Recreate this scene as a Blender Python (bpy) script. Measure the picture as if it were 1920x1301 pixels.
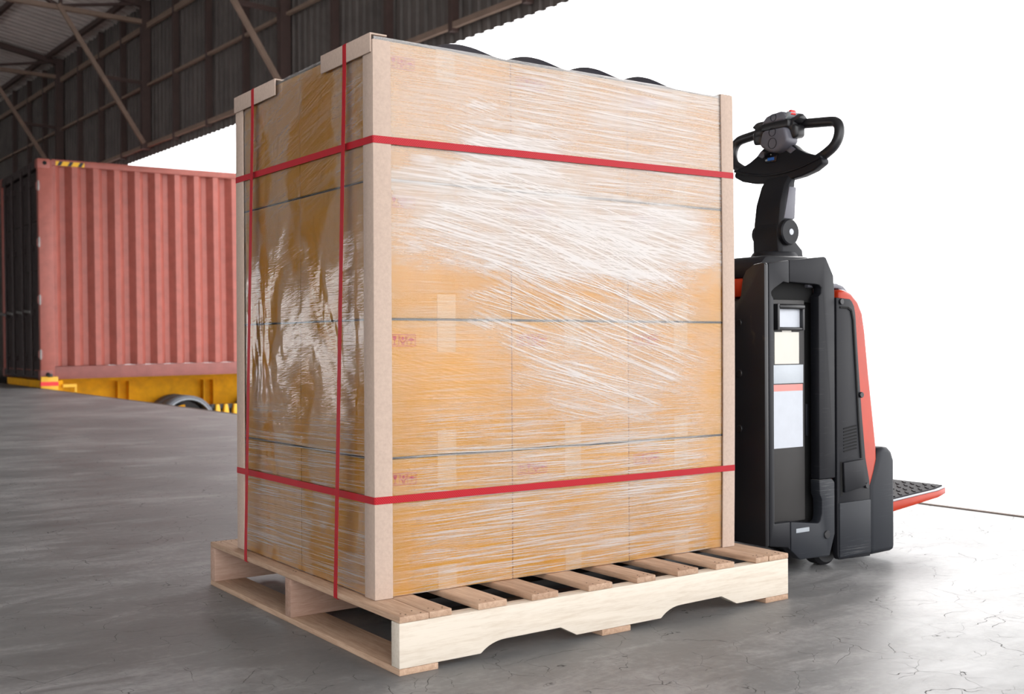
import bpy, bmesh, math, random
from mathutils import Vector, Matrix
from math import sin, cos, pi, radians

for o in list(bpy.data.objects):
    bpy.data.objects.remove(o)
SC = bpy.context.scene
COL = SC.collection
random.seed(7)

# ------------------------------------------------------------------ camera
cam = bpy.data.cameras.new('camera')
cam.sensor_width = 36.0
cam.lens = 39.39
cam.shift_y = -0.0035
cam.clip_end = 500
cam.dof.use_dof = True
cam.dof.focus_distance = 2.95
cam.dof.aperture_fstop = 6.3
co = bpy.data.objects.new('camera', cam)
COL.objects.link(co)
co.location = (-1.186, -2.109, 0.715)
HD = radians(35.16)
co.rotation_euler = (Matrix.Rotation(-HD, 4, 'Z') @ Matrix.Rotation(radians(90.0), 4, 'X') @ Matrix.Rotation(radians(-0.265), 4, 'Z')).to_euler()
SC.camera = co

# ------------------------------------------------------------------ light
SC.view_settings.view_transform = 'Standard'
SC.view_settings.look = 'None'
SC.view_settings.gamma = 1.0
SC.view_settings.use_curve_mapping = False
SC.view_settings.exposure = -0.72

world = bpy.data.worlds.new('overcast_sky')
SC.world = world
world.use_nodes = True
bg = world.node_tree.nodes['Background']
bg.inputs['Color'].default_value = (0.985, 0.985, 1.0, 1)
bg.inputs['Strength'].default_value = 6.0

sun = bpy.data.lights.new('hazy_sun', 'SUN')
sun.energy = 1.7
sun.angle = radians(24)
sun.color = (1.0, 0.98, 0.955)
so = bpy.data.objects.new('hazy_sun', sun)
COL.objects.link(so)
so.rotation_euler = Vector((0.70, 0.47, 0.43)).to_track_quat('Z', 'Y').to_euler()


# ------------------------------------------------------------------ materials
def newmat(name):
    m = bpy.data.materials.new(name)
    m.use_nodes = True
    nt = m.node_tree
    return m, nt, nt.nodes['Principled BSDF']


def N(nt, typ, **kw):
    n = nt.nodes.new(typ)
    for k, v in kw.items():
        setattr(n, k, v)
    return n


def L(nt, a, b):
    nt.links.new(a, b)


def val(nt, op, a, b=None, c=None, clamp=False):
    n = nt.nodes.new('ShaderNodeMath')
    n.operation = op
    n.use_clamp = clamp
    for i, x in enumerate((a, b, c)):
        if x is None:
            continue
        if isinstance(x, (int, float)):
            n.inputs[i].default_value = x
        else:
            nt.links.new(x, n.inputs[i])
    return n.outputs[0]


def mapping(nt, scale=(1, 1, 1), rot=(0, 0, 0), loc=(0, 0, 0), src='Object'):
    t = N(nt, 'ShaderNodeTexCoord')
    m = N(nt, 'ShaderNodeMapping')
    m.inputs['Scale'].default_value = scale
    m.inputs['Rotation'].default_value = rot
    m.inputs['Location'].default_value = loc
    L(nt, t.outputs[src], m.inputs['Vector'])
    return m.outputs['Vector']


def noise(nt, vec, scale=5, detail=4, rough=0.55, dist=0.0):
    n = N(nt, 'ShaderNodeTexNoise')
    n.inputs['Scale'].default_value = scale
    n.inputs['Detail'].default_value = detail
    n.inputs['Roughness'].default_value = rough
    n.inputs['Distortion'].default_value = dist
    if vec is not None:
        L(nt, vec, n.inputs['Vector'])
    return n.outputs['Fac']


def ramp(nt, fac, stops):
    r = N(nt, 'ShaderNodeValToRGB')
    els = r.color_ramp.elements
    while len(els) < len(stops):
        els.new(0.5)
    for e, (p, c) in zip(els, stops):
        e.position = p
        e.color = c if len(c) == 4 else (*c, 1)
    L(nt, fac, r.inputs['Fac'])
    return r.outputs['Color']


def smooth(nt, x, lo, hi):
    n = N(nt, 'ShaderNodeMapRange')
    n.interpolation_type = 'SMOOTHSTEP'
    n.inputs['From Min'].default_value = lo
    n.inputs['From Max'].default_value = hi
    L(nt, x, n.inputs['Value'])
    return n.outputs['Result']


def bump(nt, height, strength=0.2, distance=0.01):
    b = N(nt, 'ShaderNodeBump')
    b.inputs['Strength'].default_value = strength
    b.inputs['Distance'].default_value = distance
    L(nt, height, b.inputs['Height'])
    return b.outputs['Normal']


def plain(name, col, rough=0.5, metal=0.0, var=0.12, nscale=14, bmp=0.0, spec=0.5, coat=0.0):
    """one colour with a little procedural unevenness"""
    m, nt, b = newmat(name)
    n = noise(nt, mapping(nt), nscale, 5, 0.6)
    lo = [max(0, c * (1 - var)) for c in col]
    hi = [min(1, c * (1 + var)) for c in col]
    L(nt, ramp(nt, n, [(0.3, lo), (0.7, hi)]), b.inputs['Base Color'])
    b.inputs['Roughness'].default_value = rough
    b.inputs['Metallic'].default_value = metal
    b.inputs['Specular IOR Level'].default_value = spec
    b.inputs['Coat Weight'].default_value = coat
    if bmp:
        L(nt, bump(nt, noise(nt, mapping(nt), 300, 2), bmp, 0.001), b.inputs['Normal'])
    return m


def worn(name, col, scratch, rough=0.5, amount=0.5, spec=0.5, sc=(6, 6, 60), lo=0.6):
    """paint or plastic with fine scuffs of a lighter colour"""
    m, nt, b = newmat(name)
    base = noise(nt, mapping(nt), 6, 5, 0.6)
    c1 = ramp(nt, base, [(0.3, [c * .85 for c in col]), (0.7, [c * 1.15 for c in col])])
    s = noise(nt, mapping(nt, sc), 3, 6, 0.7)
    s2 = noise(nt, mapping(nt), 3, 3, 0.5)
    f = val(nt, 'MULTIPLY', smooth(nt, s, lo, lo + 0.12), smooth(nt, s2, 0.45, 0.65))
    f = val(nt, 'MULTIPLY', f, amount)
    mx = N(nt, 'ShaderNodeMix', data_type='RGBA')
    L(nt, f, mx.inputs['Factor'])
    L(nt, c1, mx.inputs['A'])
    mx.inputs['B'].default_value = (*scratch, 1)
    L(nt, mx.outputs['Result'], b.inputs['Base Color'])
    L(nt, val(nt, 'ADD', val(nt, 'MULTIPLY', base, 0.2), rough - 0.1), b.inputs['Roughness'])
    b.inputs['Specular IOR Level'].default_value = spec
    return m


def wood(name, light, dark, scale=(2, 30, 30), rough=0.7, lo=0.25, hi=0.75):
    m, nt, b = newmat(name)
    oi = N(nt, 'ShaderNodeObjectInfo')
    t = N(nt, 'ShaderNodeTexCoord')
    off = N(nt, 'ShaderNodeVectorMath', operation='ADD')
    L(nt, t.outputs['Object'], off.inputs[0])
    L(nt, oi.outputs['Random'], off.inputs[1])
    mp = N(nt, 'ShaderNodeMapping')
    mp.inputs['Scale'].default_value = scale
    L(nt, off.outputs[0], mp.inputs['Vector'])
    g = noise(nt, mp.outputs[0], 3.0, 6, 0.65, 0.7)
    g2 = noise(nt, mp.outputs[0], 14.0, 3, 0.6)
    k = val(nt, 'ADD', val(nt, 'MULTIPLY', g, 0.7), val(nt, 'MULTIPLY', g2, 0.3))
    k = val(nt, 'ADD', k, val(nt, 'MULTIPLY', val(nt, 'SUBTRACT', oi.outputs['Random'], 0.5), 0.16))
    L(nt, ramp(nt, k, [(lo, dark), (hi, light)]), b.inputs['Base Color'])
    b.inputs['Roughness'].default_value = rough
    b.inputs['Specular IOR Level'].default_value = 0.25
    L(nt, bump(nt, k, 0.25, 0.002), b.inputs['Normal'])
    return m


def mat_floor():
    m, nt, b = newmat('trowelled_concrete')
    v = mapping(nt)
    n1 = noise(nt, v, 0.9, 6, 0.6, 0.4)
    n2 = noise(nt, mapping(nt, (0.45, 1.5, 1), (0, 0, 0.62)), 5, 8, 0.72, 0.8)
    n3 = noise(nt, v, 45, 4, 0.7)
    k = val(nt, 'ADD', val(nt, 'ADD', val(nt, 'MULTIPLY', n1, .45), val(nt, 'MULTIPLY', n2, .4)), val(nt, 'MULTIPLY', n3, .15))
    c = ramp(nt, k, [(0.33, (0.115, 0.116, 0.117)), (0.5, (0.20, 0.199, 0.198)), (0.62, (0.37, 0.367, 0.364))])
    # hairline cracks of the screed: a fine and a coarse net
    dn = N(nt, 'ShaderNodeTexNoise')
    dn.inputs['Scale'].default_value = 5
    dn.inputs['Detail'].default_value = 4
    L(nt, v, dn.inputs['Vector'])
    mixv = N(nt, 'ShaderNodeMix', data_type='VECTOR')
    mixv.inputs['Factor'].default_value = 0.13
    L(nt, v, mixv.inputs['A'])
    L(nt, dn.outputs['Color'], mixv.inputs['B'])
    crack = None
    for sc, w in ((5.2, 0.0055), (12.0, 0.0075)):
        vo = N(nt, 'ShaderNodeTexVoronoi', feature='DISTANCE_TO_EDGE')
        vo.inputs['Scale'].default_value = sc
        L(nt, mixv.outputs['Result'], vo.inputs['Vector'])
        e = val(nt, 'SUBTRACT', 1.0, smooth(nt, vo.outputs['Distance'], 0.0, w))
        brk = smooth(nt, noise(nt, v, 2.3 + sc * .3, 3), 0.50, 0.60)
        e = val(nt, 'MULTIPLY', e, brk)
        crack = e if crack is None else val(nt, 'MAXIMUM', crack, e)
    mx = N(nt, 'ShaderNodeMix', data_type='RGBA')
    L(nt, val(nt, 'MULTIPLY', crack, 0.85), mx.inputs['Factor'])
    L(nt, c, mx.inputs['A'])
    mx.inputs['B'].default_value = (0.03, 0.028, 0.027, 1)
    L(nt, mx.outputs['Result'], b.inputs['Base Color'])
    L(nt, val(nt, 'ADD', val(nt, 'ADD', val(nt, 'MULTIPLY', n2, 0.34), 0.28), val(nt, 'MULTIPLY', crack, .4)), b.inputs['Roughness'])
    b.inputs['IOR'].default_value = 1.33
    h = val(nt, 'SUBTRACT', val(nt, 'MULTIPLY', n2, 0.35), crack)
    L(nt, bump(nt, h, 0.22, 0.003), b.inputs['Normal'])
    return m


def mat_carton():
    m, nt, b = newmat('kraft_carton')
    oi = N(nt, 'ShaderNodeObjectInfo')
    t = N(nt, 'ShaderNodeTexCoord')
    off = N(nt, 'ShaderNodeVectorMath', operation='ADD')
    L(nt, t.outputs['Object'], off.inputs[0])
    L(nt, oi.outputs['Random'], off.inputs[1])
    n1 = noise(nt, off.outputs[0], 4, 4, 0.6)
    mp = N(nt, 'ShaderNodeMapping')
    mp.inputs['Scale'].default_value = (160, 160, 4)
    L(nt, off.outputs[0], mp.inputs['Vector'])
    n2 = noise(nt, mp.outputs[0], 1, 2, 0.5)
    k = val(nt, 'ADD', val(nt, 'MULTIPLY', n1, .7), val(nt, 'MULTIPLY', n2, .3))
    L(nt, ramp(nt, k, [(0.3, (0.69, 0.345, 0.036)), (0.7, (0.79, 0.42, 0.058))]), b.inputs['Base Color'])
    b.inputs['Roughness'].default_value = 0.75
    b.inputs['Specular IOR Level'].default_value = 0.2
    L(nt, bump(nt, n2, 0.08, 0.001), b.inputs['Normal'])
    return m


def mat_film():
    """clear stretch film: glossy, milky where layers or creases overlap, with sky reflections painted in"""
    m, nt, b = newmat('stretch_film')
    nt.nodes.remove(b)
    out = nt.nodes['Material Output']
    tc = N(nt, 'ShaderNodeTexCoord')
    sep = N(nt, 'ShaderNodeSeparateXYZ')
    L(nt, tc.outputs['Object'], sep.inputs[0])
    X, Y, Z = sep.outputs
    geo = N(nt, 'ShaderNodeNewGeometry')
    sn = N(nt, 'ShaderNodeSeparateXYZ')
    L(nt, geo.outputs['Normal'], sn.inputs[0])
    front = val(nt, 'GREATER_THAN', val(nt, 'ABSOLUTE', sn.outputs[1]), 0.7)
    # run along the sheet: x on the long sides, y on the short ones
    U = val(nt, 'ADD', val(nt, 'MULTIPLY', X, front), val(nt, 'MULTIPLY', Y, val(nt, 'SUBTRACT', 1.0, front)))

    def streak(ang, su, sz, lo, hi, seed, detail=3):
        ca, sa = cos(ang), sin(ang)
        a = val(nt, 'ADD', val(nt, 'MULTIPLY', U, ca * su), val(nt, 'MULTIPLY', Z, sa * su))
        c = val(nt, 'ADD', val(nt, 'MULTIPLY', U, -sa * sz), val(nt, 'MULTIPLY', Z, ca * sz))
        cb = N(nt, 'ShaderNodeCombineXYZ')
        L(nt, a, cb.inputs[0])
        L(nt, c, cb.inputs[1])
        cb.inputs[2].default_value = seed
        n = noise(nt, cb.outputs[0], 1.0, detail, 0.6)
        return smooth(nt, n, lo, hi), n

    def blob(cx, cz, rx, rz, warp=0.12):
        cb = N(nt, 'ShaderNodeCombineXYZ')
        L(nt, val(nt, 'MULTIPLY', U, 2.2), cb.inputs[0])
        L(nt, val(nt, 'MULTIPLY', Z, 7.0), cb.inputs[1])
        cb.inputs[2].default_value = cx * 7 + cz
        w = val(nt, 'MULTIPLY', val(nt, 'SUBTRACT', noise(nt, cb.outputs[0], 1.6, 5, 0.65), 0.5), warp * 14)
        dx = val(nt, 'DIVIDE', val(nt, 'SUBTRACT', U, cx), rx)
        dz = val(nt, 'DIVIDE', val(nt, 'SUBTRACT', Z, cz), rz)
        r = val(nt, 'SQRT', val(nt, 'ADD', val(nt, 'MULTIPLY', dx, dx), val(nt, 'MULTIPLY', dz, dz)))
        r = val(nt, 'ADD', r, w)
        return val(nt, 'SUBTRACT', 1.0, smooth(nt, r, 0.55, 1.15))

    mx = lambda a, c: val(nt, 'MAXIMUM', a, c)
    mu = lambda a, c: val(nt, 'MULTIPLY', a, c)

    def thin(ang, su, sz, w, seed):
        """crisp thin crease lines, broken here and there"""
        _, n = streak(radians(ang), su, sz, 0, 1, seed, 1.5)
        ln = val(nt, 'SUBTRACT', 1.0, smooth(nt, val(nt, 'ABSOLUTE', val(nt, 'SUBTRACT', n, 0.5)), w * .35, w))
        _, g = streak(radians(ang), su * 1.5, sz * .35, 0, 1, seed + 30, 2)
        return mu(ln, smooth(nt, g, 0.34, 0.56)), n

    h1, r1 = streak(radians(-2.5), 2.0, 150, 0.46, 0.66, 1.0)
    h2, r2 = streak(radians(1.2), 3.0, 260, 0.50, 0.66, 5.0)
    t1, r3 = thin(-19, 0.9, 110, .042, 9.0)
    t2, r4 = thin(-12, 1.0, 140, .050, 14.0)
    t3, r5 = thin(-1.0, 1.3, 220, .050, 19.0)
    t4, r6 = thin(1.8, 1.2, 170, .045, 24.0)
    t5, r7 = thin(-26, 0.9, 95, .035, 29.0)
    # where they lie on the long side; white patches also paint the sky's reflection
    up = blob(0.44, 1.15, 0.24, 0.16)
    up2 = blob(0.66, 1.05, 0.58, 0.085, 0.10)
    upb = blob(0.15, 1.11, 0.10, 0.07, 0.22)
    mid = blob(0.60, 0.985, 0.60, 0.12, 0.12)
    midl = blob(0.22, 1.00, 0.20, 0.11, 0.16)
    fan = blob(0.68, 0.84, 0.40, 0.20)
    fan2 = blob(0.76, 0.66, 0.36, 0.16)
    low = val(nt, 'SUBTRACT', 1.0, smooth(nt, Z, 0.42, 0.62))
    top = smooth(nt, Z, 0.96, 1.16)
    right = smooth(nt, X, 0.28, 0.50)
    haze_glare = mx(mx(mu(up, 0.60), mu(up2, 0.66)), mx(mx(mu(upb, 0.50), mu(midl, 0.44)), mu(mid, 0.60)))
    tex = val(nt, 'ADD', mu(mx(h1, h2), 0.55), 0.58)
    haze_glare = mu(haze_glare, tex)
    haze_glare = mx(haze_glare, mu(mu(mu(top, right), tex), 0.46))
    haze_glare = mx(haze_glare, mu(fan2, 0.12))
    haze_glare = mx(haze_glare, mu(smooth(nt, Z, 0.95, 1.10), 0.24))
    haze_glare = val(nt, 'ADD', haze_glare, 0.015)
    # uneven milky veil
    cbp = N(nt, 'ShaderNodeCombineXYZ')
    L(nt, mu(U, 2.0), cbp.inputs[0])
    L(nt, mu(Z, 4.5), cbp.inputs[1])
    veil = smooth(nt, noise(nt, cbp.outputs[0], 1.7, 5, 0.6, 0.4), 0.40, 0.62)
    haze_glare = val(nt, 'ADD', haze_glare, mu(veil, 0.10))
    lines = mu(mx(h1, h2), val(nt, 'ADD', mu(low, 0.20), mu(top, 0.30)))
    lines = mx(lines, mu(mx(t3, t4), val(nt, 'ADD', mu(low, 0.50), 0.22)))
    lines = mx(lines, mu(t1, mx(mu(fan, 0.95), mu(fan2, 0.7))))
    lines = mx(lines, mu(t2, mx(mx(mu(fan, 0.9), mu(mid, 0.8)), mx(mu(up, 0.8), mu(fan2, 0.7)))))
    lines = mx(lines, mu(t5, mu(fan, 0.55)))
    edge = val(nt, 'MULTIPLY', smooth(nt, X, 0.08, 0.20), val(nt, 'SUBTRACT', 1.0, smooth(nt, X, 1.02, 1.12)))
    lines = mu(lines, val(nt, 'ADD', mu(edge, 0.7), 0.3))
    milk_glare = val(nt, 'ADD', haze_glare, mu(lines, 0.85), clamp=True)
    # short side: looser film, broad folds, few lines
    cbs = N(nt, 'ShaderNodeCombineXYZ')
    L(nt, mu(Y, 3.0), cbs.inputs[0])
    L(nt, mu(Z, 1.8), cbs.inputs[1])
    fold = noise(nt, cbs.outputs[0], 1.7, 3, 0.45, 0.25)
    contact = smooth(nt, fold, 0.44, 0.50)
    milkS = val(nt, 'ADD', mu(contact, 0.17), mu(t3, val(nt, 'ADD', mu(low, 0.38), 0.06)))
    milkS = val(nt, 'ADD', milkS, mu(mx(t1, t2), mu(smooth(nt, Z, 1.0, 1.1), 0.16)))
    milkS = val(nt, 'ADD', milkS, 0.03, clamp=True)
    nf = val(nt, 'SUBTRACT', 1.0, front)
    milk = val(nt, 'MINIMUM', val(nt, 'ADD', mu(milk_glare, front), mu(milkS, nf)), 0.88)
    # creases
    hgt = val(nt, 'ADD', mu(val(nt, 'ADD', r1, r2), 0.25), mu(val(nt, 'ADD', r3, r4), 0.25))
    hb = bump(nt, hgt, 0.25, 0.003)
    b2 = N(nt, 'ShaderNodeBump')
    b2.inputs['Strength'].default_value = 0.55
    b2.inputs['Distance'].default_value = 0.03
    L(nt, mu(fold, val(nt, 'ADD', mu(nf, 1.0), 0.25)), b2.inputs['Height'])
    L(nt, hb, b2.inputs['Normal'])
    nrm = b2.outputs['Normal']
    tr = N(nt, 'ShaderNodeBsdfTransparent')
    tr.inputs['Color'].default_value = (0.97, 0.97, 0.97, 1)
    gl = N(nt, 'ShaderNodeBsdfGlossy')
    gl.inputs['Roughness'].default_value = 0.10
    L(nt, nrm, gl.inputs['Normal'])
    fr = N(nt, 'ShaderNodeFresnel')
    fr.inputs['IOR'].default_value = 1.55
    L(nt, nrm, fr.inputs['Normal'])
    df = N(nt, 'ShaderNodeBsdfDiffuse')
    df.inputs['Color'].default_value = (0.70, 0.675, 0.655, 1)
    tl = N(nt, 'ShaderNodeBsdfTranslucent')
    tl.inputs['Color'].default_value = (0.70, 0.675, 0.655, 1)
    md = N(nt, 'ShaderNodeMixShader')
    md.inputs[0].default_value = 0.15
    L(nt, df.outputs[0], md.inputs[1])
    L(nt, tl.outputs[0], md.inputs[2])
    ms = N(nt, 'ShaderNodeMixShader')
    L(nt, milk, ms.inputs[0])
    L(nt, tr.outputs[0], ms.inputs[1])
    L(nt, md.outputs[0], ms.inputs[2])
    mf = N(nt, 'ShaderNodeMixShader')
    L(nt, mu(fr.outputs[0], 1.15), mf.inputs[0])
    L(nt, ms.outputs[0], mf.inputs[1])
    L(nt, gl.outputs[0], mf.inputs[2])
    L(nt, mf.outputs[0], out.inputs['Surface'])
    return m


def mat_strap():
    m, nt, b = newmat('woven_red_strap')
    w = N(nt, 'ShaderNodeTexChecker')
    w.inputs['Scale'].default_value = 330
    L(nt, mapping(nt), w.inputs['Vector'])
    w.inputs['Color1'].default_value = (0.50, 0.012, 0.022, 1)
    w.inputs['Color2'].default_value = (0.31, 0.005, 0.012, 1)
    L(nt, w.outputs['Color'], b.inputs['Base Color'])
    b.inputs['Roughness'].default_value = 0.45
    b.inputs['Specular IOR Level'].default_value = 0.25
    L(nt, bump(nt, w.outputs['Fac'], 0.3, 0.001), b.inputs['Normal'])
    return m


M = dict(
    floor=mat_floor(),
    yard=plain('yard_concrete', (0.74, 0.73, 0.72), 0.85, var=0.05, nscale=1.5),
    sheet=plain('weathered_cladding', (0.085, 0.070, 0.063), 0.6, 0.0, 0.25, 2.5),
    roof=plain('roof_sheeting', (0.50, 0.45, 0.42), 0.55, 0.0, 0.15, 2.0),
    steel=worn('shaded_steel', (0.055, 0.030, 0.025), (0.14, 0.09, 0.07), 0.6, 0.6),  # same steel darkened, shade on columns and posts put into the colour
    tan=worn('lit_steel', (0.20, 0.135, 0.10), (0.13, 0.08, 0.06), 0.6, 0.6),  # paler copy for rails and braces, their light put into the colour
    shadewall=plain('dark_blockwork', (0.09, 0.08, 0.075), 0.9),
    edge=plain('rusty_edge_angle', (0.13, 0.085, 0.06), 0.7, 0.4),
    box=worn('container_red', (0.325, 0.088, 0.066), (0.22, 0.065, 0.048), 0.5, 0.5, sc=(8, 8, 2)),
    boxdark=worn('container_frame_red', (0.26, 0.085, 0.072), (0.16, 0.055, 0.045), 0.55, 0.5),
    doorshade=worn('shaded_door_red', (0.020, 0.008, 0.007), (0.012, 0.006, 0.005), 0.6, 0.5),  # container red darkened, the shade on the door end put into it
    yellow=worn('trailer_yellow', (0.72, 0.33, 0.004), (0.42, 0.18, 0.005), 0.65, 0.5, spec=0.2),
    brightyellow=plain('marker_yellow', (0.74, 0.40, 0.008), 0.4, var=0.04),
    markred=plain('marker_red', (0.75, 0.015, 0.015), 0.4, var=0.04),
    rubber=plain('tyre_rubber', (0.13, 0.135, 0.15), 0.75),
    black=plain('black_plastic', (0.012, 0.012, 0.014), 0.38, var=0.2),
    galv=plain('galvanised_bar', (0.25, 0.24, 0.23), 0.4, 0.8),
    wood=wood('pallet_pine', (0.63, 0.445, 0.315), (0.30, 0.175, 0.11), (30, 2, 30)),
    woodred=wood('pallet_hardwood', (0.52, 0.36, 0.28), (0.30, 0.17, 0.12), (3, 30, 30)),
    woodpale=wood('pale_stringer', (0.72, 0.645, 0.545), (0.52, 0.42, 0.32), (2.0, 40, 26), lo=0.18, hi=0.55),
    nail=plain('nail_head', (0.10, 0.06, 0.04), 0.6, 0.5),
    carton=mat_carton(),
    tape=plain('paper_tape', (0.74, 0.46, 0.19), 0.45, var=0.04),
    print=plain('red_print', (0.55, 0.02, 0.04), 0.7, var=0.1),
    board=plain('grey_chipboard', (0.50, 0.385, 0.315), 0.85, var=0.07, nscale=120, bmp=0.15, spec=0.2),
    slip=plain('black_sheet', (0.022, 0.022, 0.032), 0.35),
    film=mat_film(),
    strap=mat_strap(),
    tp=worn('charcoal_plastic', (0.0085, 0.009, 0.012), (0.06, 0.06, 0.065), 0.5, 0.35, spec=0.25, sc=(4, 4, 50)),
    tblack=worn('black_steel', (0.010, 0.010, 0.012), (0.12, 0.08, 0.05), 0.35, 0.35, sc=(10, 10, 3)),
    tgrey=plain('grey_plastic', (0.115, 0.115, 0.138), 0.42, var=0.08),
    tlight=plain('pale_grey_plastic', (0.34, 0.37, 0.40), 0.4, var=0.05),
    tbelly=worn('scuffed_charcoal', (0.016, 0.0185, 0.024), (0.13, 0.13, 0.13), 0.5, 0.7, spec=0.3, lo=0.52, sc=(3, 3, 90)),
    tred=worn('orange_red_paint', (0.44, 0.033, 0.008), (0.62, 0.22, 0.15), 0.3, 0.3, spec=0.3, sc=(30, 30, 3)),
    red=plain('red_button', (0.75, 0.01, 0.01), 0.3, var=0.05),
    inner=plain('battery_front', (0.026, 0.024, 0.023), 0.55, var=0.1),
    label=plain('white_label', (0.53, 0.56, 0.61), 0.5, var=0.03, nscale=30),
    labelgrey=plain('silver_label', (0.47, 0.51, 0.55), 0.4, var=0.03, nscale=30),
    labelpink=plain('faded_red_label', (0.66, 0.25, 0.22), 0.5, var=0.05),
    cream=plain('cream_label', (0.64, 0.615, 0.55), 0.5, var=0.02),
    screen=plain('display_glass', (0.006, 0.006, 0.010), 0.12, var=0.05),
    gap=plain('dark_void', (0.004, 0.004, 0.004), 0.9),
    tread=plain('tread_rubber', (0.030, 0.028, 0.032), 0.75, spec=0.2),
    fork=plain('fork_steel', (0.03, 0.028, 0.028), 0.4, 0.3),
)
lit, nt_, b_ = newmat('blue_display_digits')
L(nt_, ramp(nt_, noise(nt_, mapping(nt_), 400, 1), [(0.35, (0.0, 0.03, 0.12)), (0.65, (0.02, 0.18, 0.65))]), b_.inputs['Emission Color'])
b_.inputs['Emission Strength'].default_value = 0.8
b_.inputs['Base Color'].default_value = (0, 0.01, 0.03, 1)
M['lit'] = lit


# ------------------------------------------------------------------ mesh helpers
class MB:
    def __init__(s):
        s.v = []
        s.f = []

    def add(s, vs, fs):
        k = len(s.v)
        s.v += [tuple(v) for v in vs]
        s.f += [tuple(i + k for i in f) for f in fs]
        return s

    def box(s, x0, x1, y0, y1, z0, z1):
        vs = [(x, y, z) for x in (x0, x1) for y in (y0, y1) for z in (z0, z1)]
        return s.add(vs, [(0, 1, 3, 2), (4, 6, 7, 5), (0, 4, 5, 1), (2, 3, 7, 6), (0, 2, 6, 4), (1, 5, 7, 3)])

    def prism(s, pts, ax, a, b):
        """polygon pts in the plane across axis ax, extruded from a to b"""
        def P(p, t):
            q = [p[0], p[1]]
            q.insert(ax, t)
            return q
        n = len(pts)
        vs = [P(p, a) for p in pts] + [P(p, b) for p in pts]
        fs = [tuple(range(n)), tuple(range(2 * n - 1, n - 1, -1))]
        fs += [(i, i + n, (i + 1) % n + n, (i + 1) % n) for i in range(n)]
        return s.add(vs, fs)

    def sweep(s, path, prof, up=(0, 0, 1), closed=False):
        """profile (list of 2-d points) along a path of points"""
        path = [Vector(p) for p in path]
        n, m = len(path), len(prof)
        up = Vector(up)
        vs = []
        for i, p in enumerate(path):
            if closed:
                t0 = (p - path[i - 1]).normalized()
                t1 = (path[(i + 1) % n] - p).normalized()
            else:
                t0 = (p - path[max(i - 1, 0)]).normalized() if i else (path[1] - p).normalized()
                t1 = (path[min(i + 1, n - 1)] - p).normalized() if i < n - 1 else t0
            t = (t0 + t1).normalized()
            k = 1 / max(0.5, t.dot(t1))
            u = up - t * up.dot(t)
            if u.length < 1e-4:
                u = Vector((1, 0, 0)) - t * t.x
            u.normalize()
            r = t.cross(u)
            vs += [p + r * a * k + u * b for a, b in prof]
        fs = []
        for i in range(n if closed else n - 1):
            for j in range(m):
                a, b = i * m + j, i * m + (j + 1) % m
                c, d = ((i + 1) % n) * m + (j + 1) % m, ((i + 1) % n) * m + j
                fs.append((a, b, c, d))
        if not closed:
            fs += [tuple(range(m - 1, -1, -1)), tuple(range((n - 1) * m, n * m))]
        return s.add(vs, fs)

    def tube(s, path, r, n=14, up=(0.13, 0.21, 0.97), closed=False):
        return s.sweep(path, [(r * cos(2 * pi * i / n), r * sin(2 * pi * i / n)) for i in range(n)], up, closed)

    def bar(s, a, b, w, h, up=(0, 0, 1)):
        return s.sweep([a, b], [(-w / 2, -h / 2), (w / 2, -h / 2), (w / 2, h / 2), (-w / 2, h / 2)], up)

    def lathe(s, prof, c, ax=1, n=40):
        """closed (radius, along) profile turned about axis ax through c"""
        vs, m = [], len(prof)
        for i in range(n):
            a = 2 * pi * i / n
            for r, t in prof:
                q = [r * cos(a), r * sin(a)]
                q.insert(ax, t)
                vs.append([q[k] + c[k] for k in range(3)])
        fs = []
        for i in range(n):
            for j in range(m):
                a, b = i * m + j, i * m + (j + 1) % m
                fs.append((a, b, ((i + 1) % n) * m + (j + 1) % m, ((i + 1) % n) * m + j))
        return s.add(vs, fs)

    def disc(s, c, r, t, ax=1, n=24):
        return s.lathe([(0.0001, 0), (r * .9, 0), (r, t * .2), (r, t * .8), (r * .9, t), (0.0001, t)], c, ax, n)

    def loft(s, rings):
        m = len(rings[0])
        vs = [p for r in rings for p in r]
        fs = [(i * m + j, i * m + (j + 1) % m, (i + 1) * m + (j + 1) % m, (i + 1) * m + j) for i in range(len(rings) - 1) for j in range(m)]
        fs += [tuple(range(m - 1, -1, -1)), tuple(range((len(rings) - 1) * m, len(rings) * m))]
        return s.add(vs, fs)


def obj(name, mb, mat, parent=None, bevel=0, seg=2, smooth_=False, local=False, subsurf=0):
    me = bpy.data.meshes.new(name)
    me.from_pydata(mb.v, [], mb.f)
    bm = bmesh.new()
    bm.from_mesh(me)
    bmesh.ops.remove_doubles(bm, verts=bm.verts, dist=1e-6)
    bmesh.ops.recalc_face_normals(bm, faces=bm.faces)
    bm.to_mesh(me)
    bm.free()
    o = bpy.data.objects.new(name, me)
    COL.objects.link(o)
    me.materials.append(mat)
    if parent is not None:
        o.parent = parent
        if not local:
            loc = Vector()
            if parent.parent is None:
                loc = parent.location
            o.matrix_parent_inverse = Matrix.Translation(-loc)
    if bevel:
        b = o.modifiers.new('bevel', 'BEVEL')
        b.width = bevel
        b.segments = seg
        b.limit_method = 'ANGLE'
        b.angle_limit = radians(35)
        b.harden_normals = False
    if subsurf:
        b = o.modifiers.new('subsurf', 'SUBSURF')
        b.levels = b.render_levels = subsurf
    if smooth_ or bevel:
        for p in me.polygons:
            p.use_smooth = True
        if not subsurf:
            e = o.modifiers.new('split', 'EDGE_SPLIT')
            e.split_angle = radians(38)
    return o


def tag(o, label, cat, group=None):
    o['label'] = label
    o['category'] = cat
    if group:
        o['group'] = group
    return o


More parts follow.
